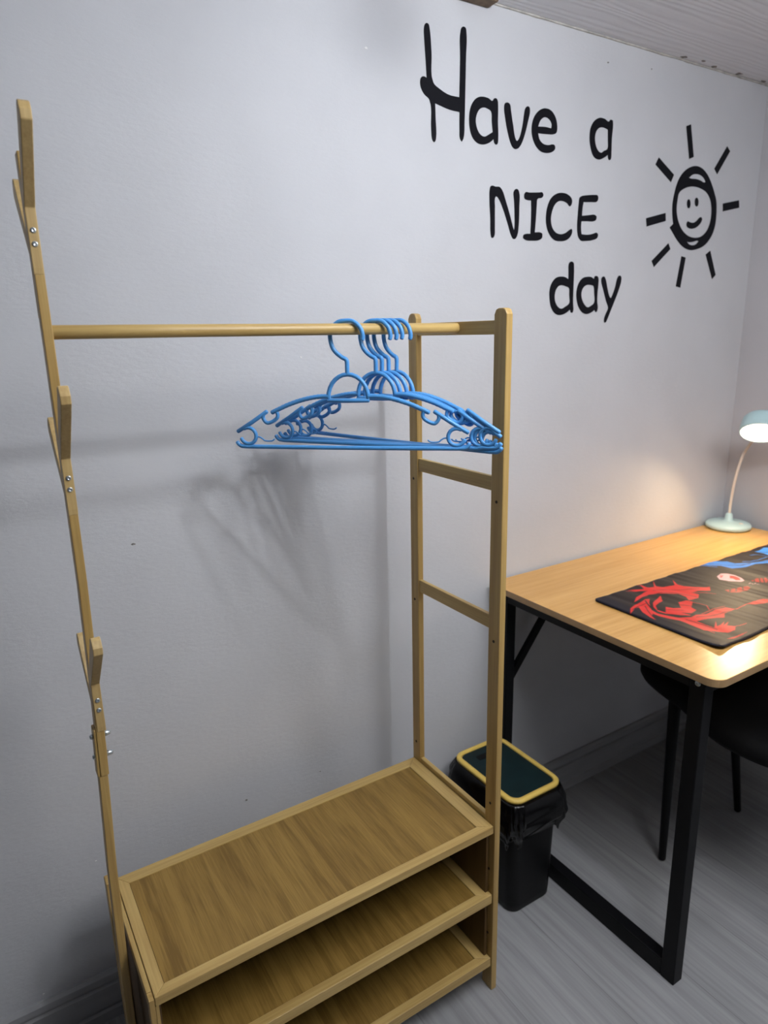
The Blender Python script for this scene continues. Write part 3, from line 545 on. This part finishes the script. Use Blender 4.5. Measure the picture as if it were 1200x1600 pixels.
# pairs of branching hooks
def hook(xc, zk, side, top_w=0.0125):
    """bent flat board let into the pole front (side=-1) or back (+1) and leaning outward above the kink"""
    s = side
    f = PY + s*0.0105
    th = 0.0095; pr = 0.0012
    oy = 0.078; oz = 0.100
    P = [(f-s*.002, zk-.078), (f+s*pr*.3, zk-.078), (f+s*pr, zk-.070), (f+s*pr, zk), (f+s*(pr+oy), zk+oz-.022), (f+s*(pr+oy+.0005), zk+oz-.012),
         (f+s*(oy-.004), zk+oz-.003), (f+s*(oy-.010), zk+oz), (f+s*(oy-.017), zk+oz-.003), (f+s*(oy-.021), zk+oz-.010), (f-s*.002, zk+.018)]
    bm = bmesh.new(); prism_poly(bm, P, 'x', xc-top_w/2, xc+top_w/2)
    h = rpart('hook', bm, M_hook, bevel=0.001)
    if side < 0:
        for dz in (-.026, -.042): screw(h, (xc, f+s*pr, zk+dz), 'y', 0.0036, 0.0018)
    return h
for xc, zk in ((0.0372, 1.517), (0.0376, 1.206), (0.0345, 0.874)):
    hook(xc, zk, -1); hook(xc, zk-.052, 1, 0.0115)

# ------------------------------------------------------------ plastic hangers
def smooth_tube(bm, pts, r, n=5, **k): tube(bm, catmull(pts, n), r, 10, **k)
def make_hanger():
    root = thing('clothes_hanger', '', 'clothes hanger', (0, 0, 0), 'blue plastic hangers on the rod')
    r = 0.0037
    bm = bmesh.new()
    smooth_tube(bm, [(.0265,0,-.0300), (.0275,0,-.0235), (.0235,0,-.0110), (.0125,0,-.0015), (0,0,0), (-.0130,0,-.0020), (-.0235,0,-.0115), (-.0270,0,-.0240), (-.0245,0,-.0390), (-.0190,0,-.0485), (-.0090,0,-.0570), (-.0015,0,-.0610), (0,0,-.0665), (0,0,-.0760), (0,0,-.0860)], [r]*(14*5+1), 5)
    obj('hook', bm, M_blue, root, smooth=True)
    bm = bmesh.new()
    arc = [(.0340*cos(a), 0, -.1235+.0385*sin(a)) for a in [pi*k/14 for k in range(15)]]
    tube(bm, arc, r, 10)
    tube(bm, [(-.0345,0,-.1275), (0,0,-.1280), (.0345,0,-.1275)], r, 10)
    obj('neck_loop', bm, M_blue, root, smooth=True)
    for s in (-1, 1):
        bm = bmesh.new()
        P = catmull([(s*.0330,0,-.1205), (s*.055,0,-.1215), (s*.080,0,-.1265), (s*.105,0,-.1345), (s*.128,0,-.1445), (s*.1345,0,-.1475)], 8)
        tube(bm, P, [r*(1.0+0.12*(k % 2)) for k in range(len(P))], 10)      # ribbed shoulder
        smooth_tube(bm, [(s*.1265,0,-.1440), (s*.1245,0,-.1530), (s*.1290,0,-.1595), (s*.1400,0,-.1650), (s*.1465,0,-.1640), (s*.1510,0,-.1570), (s*.1500,0,-.1500)], r*.9, 4)
        tube(bm, [(s*.1440,0,-.1460), (s*.1700,0,-.1630), (s*.1985,0,-.1800)], r, 10)
        ring = [(s*(.1800+.0140*cos(a)), 0, -.1875+.0140*sin(a)) for a in [radians(60+ (300-20)*k/18) for k in range(19)]]
        tube(bm, ring, r*.9, 10)
        smooth_tube(bm, [(s*.1660,0,-.1900), (s*.1600,0,-.1895), (s*.1540,0,-.1930), (s*.1500,0,-.1960), (s*.1380,0,-.1962), (s*.1330,0,-.1930)], r*.35, 3)
        obj('shoulder', bm, M_blue, root, smooth=True)
    bm = bmesh.new()
    smooth_tube(bm, [(-.2010,0,-.1985), (-.1970,0,-.2035), (-.1880,0,-.2060), (-.15,0,-.2065), (0,0,-.2070), (.15,0,-.2065), (.1880,0,-.2060), (.1970,0,-.2035), (.2010,0,-.1985)], r, 5)
    obj('trouser_bar', bm, M_blue, root, smooth=True)
    return root
def copy_tree(o, parent=None):
    c = o.copy(); COL.objects.link(c)
    if parent: c.parent = parent
    for ch in list(o.children): copy_tree(ch, c)
    return c
hang0 = make_hanger()
HANG = [
 ((0.4780, -0.2595), -43.0, 0.0, 'blue plastic hanger hanging apart at the left end of the group'),
 ((0.5330, -0.2595), -54.0, 0.0, 'blue plastic hanger, second from the left on the bamboo rod'),
 ((0.5460, -0.2595), -57.0, 0.5, 'blue plastic hanger in the middle of the five on the rod'),
 ((0.5580, -0.2595), -61.0, -.5, 'blue plastic hanger, second from the right on the bamboo rod'),
 ((0.5770, -0.2595), -66.0, 1.5, 'blue plastic hanger nearest the ladder end of the rod'),
]
for i, ((x, y), a, tilt, lab) in enumerate(HANG):
    o = hang0 if i == 0 else copy_tree(hang0)
    o.location = (x, y, 1.3670+0.0092+0.0037+0.0004)
    o.rotation_euler = (0, radians(tilt), radians(a))
    o['label'] = lab

# ------------------------------------------------------------ wall lettering and sun
def outline(P, n=5):
    """closed smooth outline that keeps sharp corners sharp"""
    P = [Vector(p) for p in P]; N = len(P); T = []
    for i in range(N):
        a, b = (P[i]-P[i-1]).normalized(), (P[(i+1)%N]-P[i]).normalized()
        T.append((a+b).normalized() if a.dot(b) > 0.35 else None)
    out = []
    for i in range(N):
        p, q = P[i], P[(i+1)%N]; L = (q-p).length; d = (q-p).normalized()
        m0 = (T[i] if T[i] else d)*L; m1 = (T[(i+1)%N] if T[(i+1)%N] else d)*L
        for k in range(n):
            t = k/n
            out.append((2*t**3-3*t*t+1)*p+(t**3-2*t*t+t)*m0+(-2*t**3+3*t*t)*q+(t**3-t*t)*m1)
    return out
def glyph(name, loops, parent, origin, smooth=True, th=0.0006):
    cu = bpy.data.curves.new(name, 'CURVE'); cu.dimensions = '2D'; cu.fill_mode = 'BOTH'; cu.extrude = th/2
    for L in loops:
        P = outline([(x, z, 0) for x, z in L]) if smooth else [Vector((x, z, 0)) for x, z in L]
        sp = cu.splines.new('POLY'); sp.points.add(len(P)-1); sp.use_cyclic_u = True
        for q, p in zip(sp.points, P): q.co = (p.x-origin[0], p.y-origin[1], 0, 1)
    tmp = bpy.data.objects.new('tmp', cu); COL.objects.link(tmp)
    dg = bpy.context.evaluated_depsgraph_get()
    me = bpy.data.meshes.new_from_object(tmp.evaluated_get(dg))
    bpy.data.objects.remove(tmp); bpy.data.curves.remove(cu)
    me.transform(Matrix.Rotation(pi/2, 4, 'X')); me.name = name
    me.materials.clear()
    return link(me, name, M_vinyl, parent)
def word(name, label, keys):
    xs = [p[0] for k in keys for p in GLYPHS[k][0]]; zs = [p[1] for k in keys for p in GLYPHS[k][0]]
    o = (sum(xs)/len(xs), min(zs))
    t = thing(name, label, 'wall sticker', (o[0], -0.0005, o[1]))
    for k in keys: glyph('letter', GLYPHS[k], t, o)
word('lettering_sticker', 'black wall lettering "Have" with a tall brushed capital H', ['H', 'a', 'v', 'e'])
word('lettering_sticker', 'single black lowercase letter "a" on the wall after "Have"', ['a2'])
word('lettering_sticker', 'black capital wall lettering "NICE"', ['N', 'I', 'C', 'E'])
word('lettering_sticker', 'black lowercase wall lettering "day" above the desk', ['d', 'a3', 'y'])
so = (1.70, 1.55)
sun = thing('sun_sticker', 'black smiling sun drawing with eight rays stuck on the wall', 'wall sticker', (so[0], -0.0005, so[1]))
glyph('sun_ring', GLYPHS['ring'], sun, so)
glyph('eye', GLYPHS['eye0'], sun, so); glyph('eye', GLYPHS['eye1'], sun, so); glyph('mouth', GLYPHS['mouth'], sun, so)
for L in GLYPHS['rays']: glyph('ray', [L], sun, so, smooth=False)

# ------------------------------------------------------------ desk
DX0, DX1, DY0, DY1, DZ = 1.0077, 2.0072, -0.637, -0.008, 0.74
desk = thing('desk', 'wood-topped desk with black square steel legs against the wall', 'desk', (1.5, -0.32, 0))
def dpart(name, bm, m, parent=desk, **k):
    o = obj(name, bm, m, parent, **k)
    if parent is desk: o.matrix_parent_inverse = Matrix.Translation(desk.location).inverted()
    return o
bm = bmesh.new(); prism_poly(bm, rrect(DX0, DX1, DY0, DY1, 0.028, 10), 'z', DZ-.0005, DZ-.0165)
for f in bm.faces: f.material_index = 0
bm.normal_update()
for f in bm.faces:
    if abs(f.normal.z) < 0.5: f.material_index = 1
dpart('tabletop', bm, None, mats=[M_desk, M_edge], bevel=0.0012)
LXa, LXb = 1.031, 1.061; FYa, FYb = -0.598, -0.566; BYa, BYb = -0.056, -0.024
for (a, b) in ((LXa, LXb), (1.955, 1.985)):
    for (c, d) in ((FYa, FYb), (BYa, BYb)):
        dpart('leg', bx(a, b, c, d, 0.0, DZ-.0168), M_steel, bevel=0.002)
    dpart('foot_rail', bx(a+.0005, b-.0005, FYb+.0002, BYa-.0002, 0.0, 0.042), M_steel, bevel=0.002)
    dpart('side_rail', bx(a+.0005, b-.0005, FYb+.0002, BYa-.0002, 0.693, DZ-.0170), M_steel, bevel=0.0015)
for (c, d) in ((FYa+.004, FYb-.004), (BYa+.004, BYb-.004)):
    dpart('cross_rail', bx(LXb+.0002, 1.9548, c, d, 0.685, DZ-.0170), M_steel, bevel=0.0015)
for xa, xb in ((LXb-.003, LXb+.171), (1.955+.003, 1.955-.171)):
    bm = bmesh.new(); sgn = 1 if xb > xa else -1; zb = 0.452; w = 0.022
    prism_poly(bm, [(xa, zb), (xa, zb+w*1.4), (xb-sgn*w*.5, 0.688), (xb+sgn*w*.5, 0.688)], 'y', -0.046, -0.034)
    dpart('corner_brace', bm, M_steel)
fl = dpart('bolt_cap', bmesh.new(), M_screw)
bmesh_ = bmesh.new(); lathe(bmesh_, [(0, .0022), (.002, .0012), (.0026, .0026), (.0048, .0022), (.0058, .0006), (.0058, -.001), (0, -.001)], 20)
bmesh.ops.rotate(bmesh_, verts=bmesh_.verts, cent=(0,0,0), matrix=Matrix.Rotation(-pi/2, 3, 'Y'))
bmesh.ops.translate(bmesh_, verts=bmesh_.verts, vec=(LXa, -0.583, 0.7075))
bmesh.ops.recalc_face_normals(bmesh_, faces=bmesh_.faces); bmesh_.to_mesh(fl.data); bmesh_.free()

# ------------------------------------------------------------ desk mat
import numpy as np
def in_poly(X, Y, P):
    c = np.zeros(X.shape, bool); n = len(P)
    for i in range(n):
        x1, y1 = P[i]; x2, y2 = P[(i+1) % n]
        if y1 == y2: continue
        m = ((y1 > Y) != (y2 > Y)) & (X < (x2-x1)*(Y-y1)/(y2-y1)+x1)
        c ^= m
    return c
def ripple(x, y):
    w = np.clip((x-1.150)/0.03, 0, 1)
    e = 0.55+0.45*np.sin(x*31+1.0)*np.sin(x*11+y*5)
    return w*(0.00042*np.sin((x+0.10*y)*2*pi/0.027+1.3*np.sin(x*19+y*4)) * e + 0.0008*np.sin((x+.18*y)*2*pi/0.075+1.2*np.sin(y*7)))
MX0, MX1, MY0, MY1 = 1.126, 1.905, -0.564, -0.246
nx, ny = 420, 170
gx = np.linspace(MX0, MX1, nx); gy = np.linspace(MY0, MY1, ny)
GX, GY = np.meshgrid(gx, gy, indexing='ij')
SS = 3
colr = np.zeros((nx, ny, 3))
base = np.array([0.020, 0.016, 0.018]); RED = np.array([0.62, 0.030, 0.030]); BLU = np.array([0.045, 0.20, 0.62]); PNK = np.array([0.70, 0.42, 0.45]); NAVY = np.array([0.008, 0.009, 0.018])
PAINT = [('R1', RED), ('R2', RED), ('R3', RED), ('R4', RED*.9), ('R5', RED*.8), ('T1', RED*.6), ('T2', RED*.6), ('B1', BLU), ('B2', BLU), ('S', PNK), ('S2', RED*.9), ('S3', RED*.9)]
dx = (gx[1]-gx[0])/SS; dy = (gy[1]-gy[0])/SS
for i in range(SS):
    for j in range(SS):
        X = GX+(i-1)*dx; Y = GY+(j-1)*dy
        c = np.broadcast_to(base, (nx, ny, 3)).copy()
        c[X < 1.158] = NAVY
        for k, v in PAINT: c[in_poly(X, Y, PRINT[k])] = v
        for w, v, pl in STROKES:
            col_ = {'r': RED, 'b': BLU, 'k': base, 'w': PNK, 'l': BLU*1.5}[v]
            for (ax, ay), (bx_, by) in zip(pl, pl[1:]):
                L2 = (bx_-ax)**2+(by-ay)**2
                t_ = np.clip(((X-ax)*(bx_-ax)+(Y-ay)*(by-ay))/L2, 0, 1)
                c[np.hypot(X-ax-t_*(bx_-ax), Y-ay-t_*(by-ay)) < w] = col_
        colr += c
colr /= SS*SS
me = bpy.data.meshes.new('desk_mat')
# rounded corners: pull corner points inward
rc = 0.012
PX = GX.copy(); PYy = GY.copy()
edge = np.minimum(np.minimum(GX-MX0, MX1-GX), np.minimum(GY-MY0, MY1-GY))
for cx, cy in ((MX0, MY0), (MX0, MY1), (MX1, MY0), (MX1, MY1)):
    ccx = cx+rc*(1 if cx == MX0 else -1); ccy = cy+rc*(1 if cy == MY0 else -1)
    m = (np.abs(GX-cx) < rc) & (np.abs(GY-cy) < rc)
    vx, vy = GX-ccx, GY-ccy
    mx_ = np.maximum(np.abs(vx), np.abs(vy)); rr_ = np.hypot(vx, vy)+1e-9
    PX = np.where(m, ccx+vx*mx_/rr_, PX); PYy = np.where(m, ccy+vy*mx_/rr_, PYy)
PYy = PYy + 0.0015*np.sin(PX*60)*np.clip(1-(GY-MY0)/0.05, 0, 1) + 0.001*np.sin(PX*45+1)*np.clip(1-(MY1-GY)/0.05, 0, 1)
top = DZ + 0.0055 + ripple(GX, GY)
top = top - 0.0012*np.clip(1-edge/0.004, 0, 1)
# tip of the near left corner lifts a little
lift = 0.006*np.clip(1-np.hypot(GX-MX0, GY-MY0)/0.06, 0, 1)**2
top = top+lift
bot = np.maximum(top-0.003, DZ+0.0004)
V = np.concatenate([np.stack([PX, PYy, top], -1).reshape(-1, 3), np.stack([PX, PYy, bot], -1).reshape(-1, 3)])
idx = np.arange(nx*ny).reshape(nx, ny); N0 = nx*ny
q = np.stack([idx[:-1, :-1], idx[1:, :-1], idx[1:, 1:], idx[:-1, 1:]], -1).reshape(-1, 4)
faces = [q, q[:, ::-1]+N0]
for a in (idx[:, 0], idx[-1, :], idx[::-1, -1], idx[0, ::-1]):
    faces.append(np.stack([a[:-1], a[:-1]+N0, a[1:]+N0, a[1:]], -1)) 
FA = np.concatenate(faces)
me.from_pydata(V.tolist(), [], FA.tolist()); me.update()
ca = me.color_attributes.new('print', 'FLOAT_COLOR', 'POINT')
cc = np.ones((2*N0, 4)); cc[:N0, :3] = colr.reshape(-1, 3); cc[N0:, :3] = 0.01
ca.data.foreach_set('color', cc.ravel())
M_mat = bpy.data.materials.new('printed_mat_cloth'); M_mat.use_nodes = True
nt = M_mat.node_tree; b = nt.nodes['Principled BSDF']
at = nt.nodes.new('ShaderNodeAttribute'); at.attribute_name = 'print'
nt.links.new(at.outputs['Color'], b.inputs['Base Color'])
b.inputs['Roughness'].default_value = 0.5; b.inputs['Specular IOR Level'].default_value = 0.14
o = link(me, 'desk_mat', M_mat, smooth=True)
tag(o, 'black desk mat printed with red and blue dragons, on the desk', 'desk mat')

# ------------------------------------------------------------ desk lamp
LB = (1.945, -0.070, DZ)
lamp = thing('desk_lamp', 'lit pale blue gooseneck lamp at the back corner of the desk', 'desk lamp', LB)
bm = bmesh.new(); lathe(bm, [(0, 0), (.060, 0), (.066, .004), (.067, .011), (.063, .016), (.050, .0195), (.020, .022), (.012, .026), (.010, .044), (.0065, .048), (0, .048)], 40)
obj('base', bm, M_lamp, lamp, smooth=True)
HD = (LAMP_HEAD[0]-LB[0], LAMP_HEAD[1]-LB[1], LAMP_HEAD[2]-LB[2])
bm = bmesh.new()
hn = LAMP_N
up = -hn
back = Vector(HD) + up*.040
npts = catmull([(0, 0, .044), (-.004, -.004, .10), (-.006, -.012, .17), (-.002, -.026, .24), (.012, -.050, .30), (back.x+.030, back.y+.035, back.z-.022), (back.x+.012, back.y+.012, back.z-.004)], 8)
tube(bm, npts, 0.0042, 10)
obj('gooseneck', bm, M_neck, lamp, smooth=True)
TM = Vector((0, 0, 1)).rotation_difference(up).to_matrix()
def headpart(name, profs, m_):
    bm = bmesh.new()
    for p in profs: lathe(bm, p, 40)
    bmesh.ops.rotate(bm, verts=bm.verts, cent=(0,0,0), matrix=TM); bmesh.ops.translate(bm, verts=bm.verts, vec=HD)
    return obj(name, bm, m_, lamp, smooth=True)
headpart('lamp_shade', [[(.0505, 0), (.0530, .001), (.0540, .006), (.052, .026), (.048, .044), (.040, .053), (.020, .057), (0, .058)], [(.0505, 0), (.0500, .007), (0, .007)]], M_lamp)
tag(headpart('diffuser', [[(0, -.002), (.030, -.0015), (.046, .001), (.0495, .005), (0, .005)]], M_glow), 'glowing warm white diffuser')
bm = bmesh.new(); lathe(bm, [(0, 0), (.007, 0), (.007, .0012), (0, .0016)], 20, (.005, -.038, .0196))
obj('switch', bm, M_neck, lamp, smooth=True)
dl = area('desk_lamp_light', tuple(Vector(LAMP_HEAD)+LAMP_N*.006), 0.09, DESK_POWER, (1.0, 0.73, 0.43), spread=radians(140))
dl.rotation_euler = LAMP_N.to_track_quat('-Z', 'Y').to_euler()

# ------------------------------------------------------------ rubbish bin
bin_ = thing('rubbish_bin', 'slim black bin with yellow rim and dark green lid between rack and desk', 'bin', (0.933, -0.172, 0))
def loopring(bm, x0, x1, y0, y1, r, z, n=6):
    return [bm.verts.new((x, y, z)) for x, y in rrect(x0, x1, y0, y1, r, n)]
def skin(bm, a, b):
    n = len(a)
    for i in range(n): bm.faces.new((a[i], a[(i+1)%n], b[(i+1)%n], b[i]))
BX0, BX1, BY0, BY1, BH = -.076, .081, -.112, .116, 0.325
bm = bmesh.new()
lv = [loopring(bm, BX0+i_, BX1-i_, BY0+i_*.9, BY1-i_, .026, z) for i_, z in ((.014, 0.0), (.0115, .004), (.0105, .02), (.006, .2), (.003, .30), (.002, .314))]
bm.faces.new(lv[0][::-1])
for a, b in zip(lv, lv[1:]): skin(bm, a, b)
inn = loopring(bm, BX0+.006, BX1-.006, BY0+.006, BY1-.006, .024, .314); skin(bm, lv[-1], inn)
inb = loopring(bm, BX0+.016, BX1-.016, BY0+.016, BY1-.016, .022, .006); skin(bm, inn, inb); bm.faces.new(inb)
obj('body', bm, M_binblack, bin_, smooth=True).modifiers.new('n', 'EDGE_SPLIT').split_angle = radians(50)
bm = bmesh.new()
a = loopring(bm, BX0-.001, BX1+.001, BY0-.001, BY1+.001, .030, .3145); b = loopring(bm, BX0-.001, BX1+.001, BY0-.001, BY1+.001, .030, .320)
c = loopring(bm, BX0+.002, BX1-.002, BY0+.002, BY1-.002, .028, .3235); d = loopring(bm, BX0+.0105, BX1-.0105, BY0+.0105, BY1-.0105, .021, .3235)
e = loopring(bm, BX0+.012, BX1-.012, BY0+.012, BY1-.012, .020, .3145)
for p, q_ in ((a, b), (b, c), (c, d), (d, e), (e, a)): skin(bm, p, q_)
obj('rim', bm, M_yellow, bin_, smooth=True)
bm = bmesh.new(); lx0, lx1, ly0, ly1 = BX0+.0122, BX1-.0122, BY0+.0122, BY1-.0122
prism_poly(bm, rrect(lx0, lx1, ly0, ly1, .020), 'z', .3150, .3195)
lid = obj('lid', bm, M_lid, bin_, bevel=.001)
bm = bmesh.new(); prism_poly(bm, rrect(-.030, .018, .062, .080, .004), 'z', .3194, .3200)
obj('finger_slot', bm, M_binblack, lid)
# liner folded down over the outside
liner = thing('bin_liner', 'shiny crumpled black bag folded over the outside of the bin', 'bin bag', (0.933, -0.172, 0))
bm = bmesh.new(); rings = []
nz, na = 26, 168
base_loop = rrect(BX0, BX1, BY0, BY1, .030, 41)
NA = len(base_loop)
for iz in range(nz+1):
    t = iz/nz; ring = []
    for k, (x, y) in enumerate(base_loop):
        ang = 2*pi*k/NA
        nv = Vector((x, y, 0)).normalized()
        hem = 0.205 + 0.018*noise.noise(Vector((cos(ang)*2.2, sin(ang)*2.2, 1.0))) + .008*sin(ang*7)
        z = .3135 + (hem-.3135)*t
        bulge = 0.0025 + 0.017*sin(pi*min(1, t*1.02))**0.7 + 0.002*t
        fold = 0.005*noise.noise(Vector((cos(ang)*6, sin(ang)*6, t*2.2))) + 0.0020*t*noise.noise(Vector((cos(ang)*16, sin(ang)*16, t*8)))
        fold2 = 0.0028*(0.3+t)*noise.noise(Vector((x*60, y*60, z*70)))
        gather = -0.006*math.exp(-((t-.85)/.10)**2)*(0.4+0.6*abs(sin(ang*9)))
        d_ = max(0.0015, bulge + (fold+fold2)*min(1, t*4) + gather)
        ring.append(bm.verts.new((x+nv.x*d_, y+nv.y*d_, z)))
    rings.append(ring)
for a, b in zip(rings, rings[1:]): skin(bm, a, b)
o = obj('bag_skirt', bm, M_bag, liner, smooth=True)
sd = o.modifiers.new('solid', 'SOLIDIFY'); sd.thickness = 0.0006; sd.offset = 1

# ------------------------------------------------------------ chair tucked under the desk
chair = thing('chair', 'black upholstered chair tucked under the desk', 'chair', (1.49, -0.45, 0))
def cpart(name, bm, m, **k):
    o = obj(name, bm, m, chair, **k); o.matrix_parent_inverse = Matrix.Translation(chair.location).inverted(); return o
cx = 1.49
half = [(0.0, -.165), (.050, -.168), (.085, -.185), (.115, -.225), (.140, -.29), (.160, -.36), (.195, -.43), (.220, -.50), (.222, -.57), (.205, -.63), (.15, -.665), (0, -.675)]
outl = [(cx-a, b) for a, b in half] + [(cx+a, b) for a, b in half[::-1][1:-1]]
outl = [(p.x, p.y) for p in catmull([(a, b, 0) for a, b in outl], 4, closed=True)]
bm = bmesh.new(); ccx, ccy = cx, -.43; lv = []
for s_, z in ((.86, .436), (.97, .440), (1.0, .452), (1.0, .470), (.97, .484), (.88, .491), (.6, .494)):
    lv.append([bm.verts.new((ccx+(x-ccx)*s_, ccy+(y-ccy)*s_, z)) for x, y in outl])
for a, b in zip(lv, lv[1:]): skin(bm, a, b)
bm.faces.new(lv[0]); bm.faces.new(lv[-1])
cpart('seat', bm, M_chair, smooth=True)
for (tx, ty, fx, fy) in ((1.362, -.325, 1.321, -.357), (1.618, -.325, 1.662, -.358), (1.362, -.60, 1.325, -.700), (1.618, -.60, 1.655, -.700)):
    bm = bmesh.new(); tube(bm, [(fx, fy, .0065), ((fx+tx)/2, (fy+ty)/2, .21), (tx, ty, .437)], [.0095, .012, .0155], 16)
    cpart('leg', bm, M_steel, smooth=True)
bm = bmesh.new(); rows = []
for iz in range(11):
    t = iz/10; z = .43+.36*t; row = []
    for s_ in (0, 1):
        for k in range(15):
            kk = k if s_ == 0 else 14-k
            a = radians(205+130*kk/14)
            rr_ = (.225+.02*t) if s_ == 0 else (.195+.02*t)
            zz = z + 0.0*(a) - (0.05*t*abs(kk-7)/7)
            row.append(bm.verts.new((cx+rr_*cos(a), -.535-.05*t+rr_*sin(a)*.85, zz)))
    rows.append(row)
for a, b in zip(rows, rows[1:]): skin(bm, a, b)
bm.faces.new(rows[0]); bm.faces.new(rows[-1])
cpart('backrest', bm, M_chair, smooth=True)

# ------------------------------------------------------------ ceiling bulbs and an added fill panel (out of view)
LL = ['bare bulb on the ceiling nearer the back wall', 'bare bulb on the ceiling further from the back wall', 'wide box-shaped fill light added at the ceiling towards the middle of the room']
for i, (p, e) in enumerate(LAMP_SPOTS+FILL_SPOTS):
    t = thing('ceiling_lamp_or_fill', LL[i], 'ceiling lamp', (p[0], p[1], HC))
    bm = bmesh.new(); bm2 = bmesh.new()
    if i < 2:
        lathe(bm, [(.045, 0), (.045, -.008), (.030, -.012), (.014, -.030), (.012, -.074), (0, -.074)], 32)
        zc = p[2]-HC
        lathe(bm2, [(.022*sin(pi*k/16), zc-.022*cos(pi*k/16)) for k in range(17)], 32)
    else:
        box(bm, -.46, .46, -.36, .36, -.014, 0); box(bm2, -.45, .45, -.35, .35, -.085, -.0141)  # added fill box with glowing sides, not a known fixture
    obj('housing', bm, M_fixture, t); obj('bulb' if i < 2 else 'diffuser', bm2, mat('lit_bulb', (1, 1, 1), 0.5, emis=COOL, estr=e/(pi*4*pi*.022**2)) if i < 2 else mat('fill_panel_glow', (1, 1, 1), 0.5, emis=(1.0, 0.99, 0.985), estr=e/(pi*.9*.7)), t, smooth=i < 2)
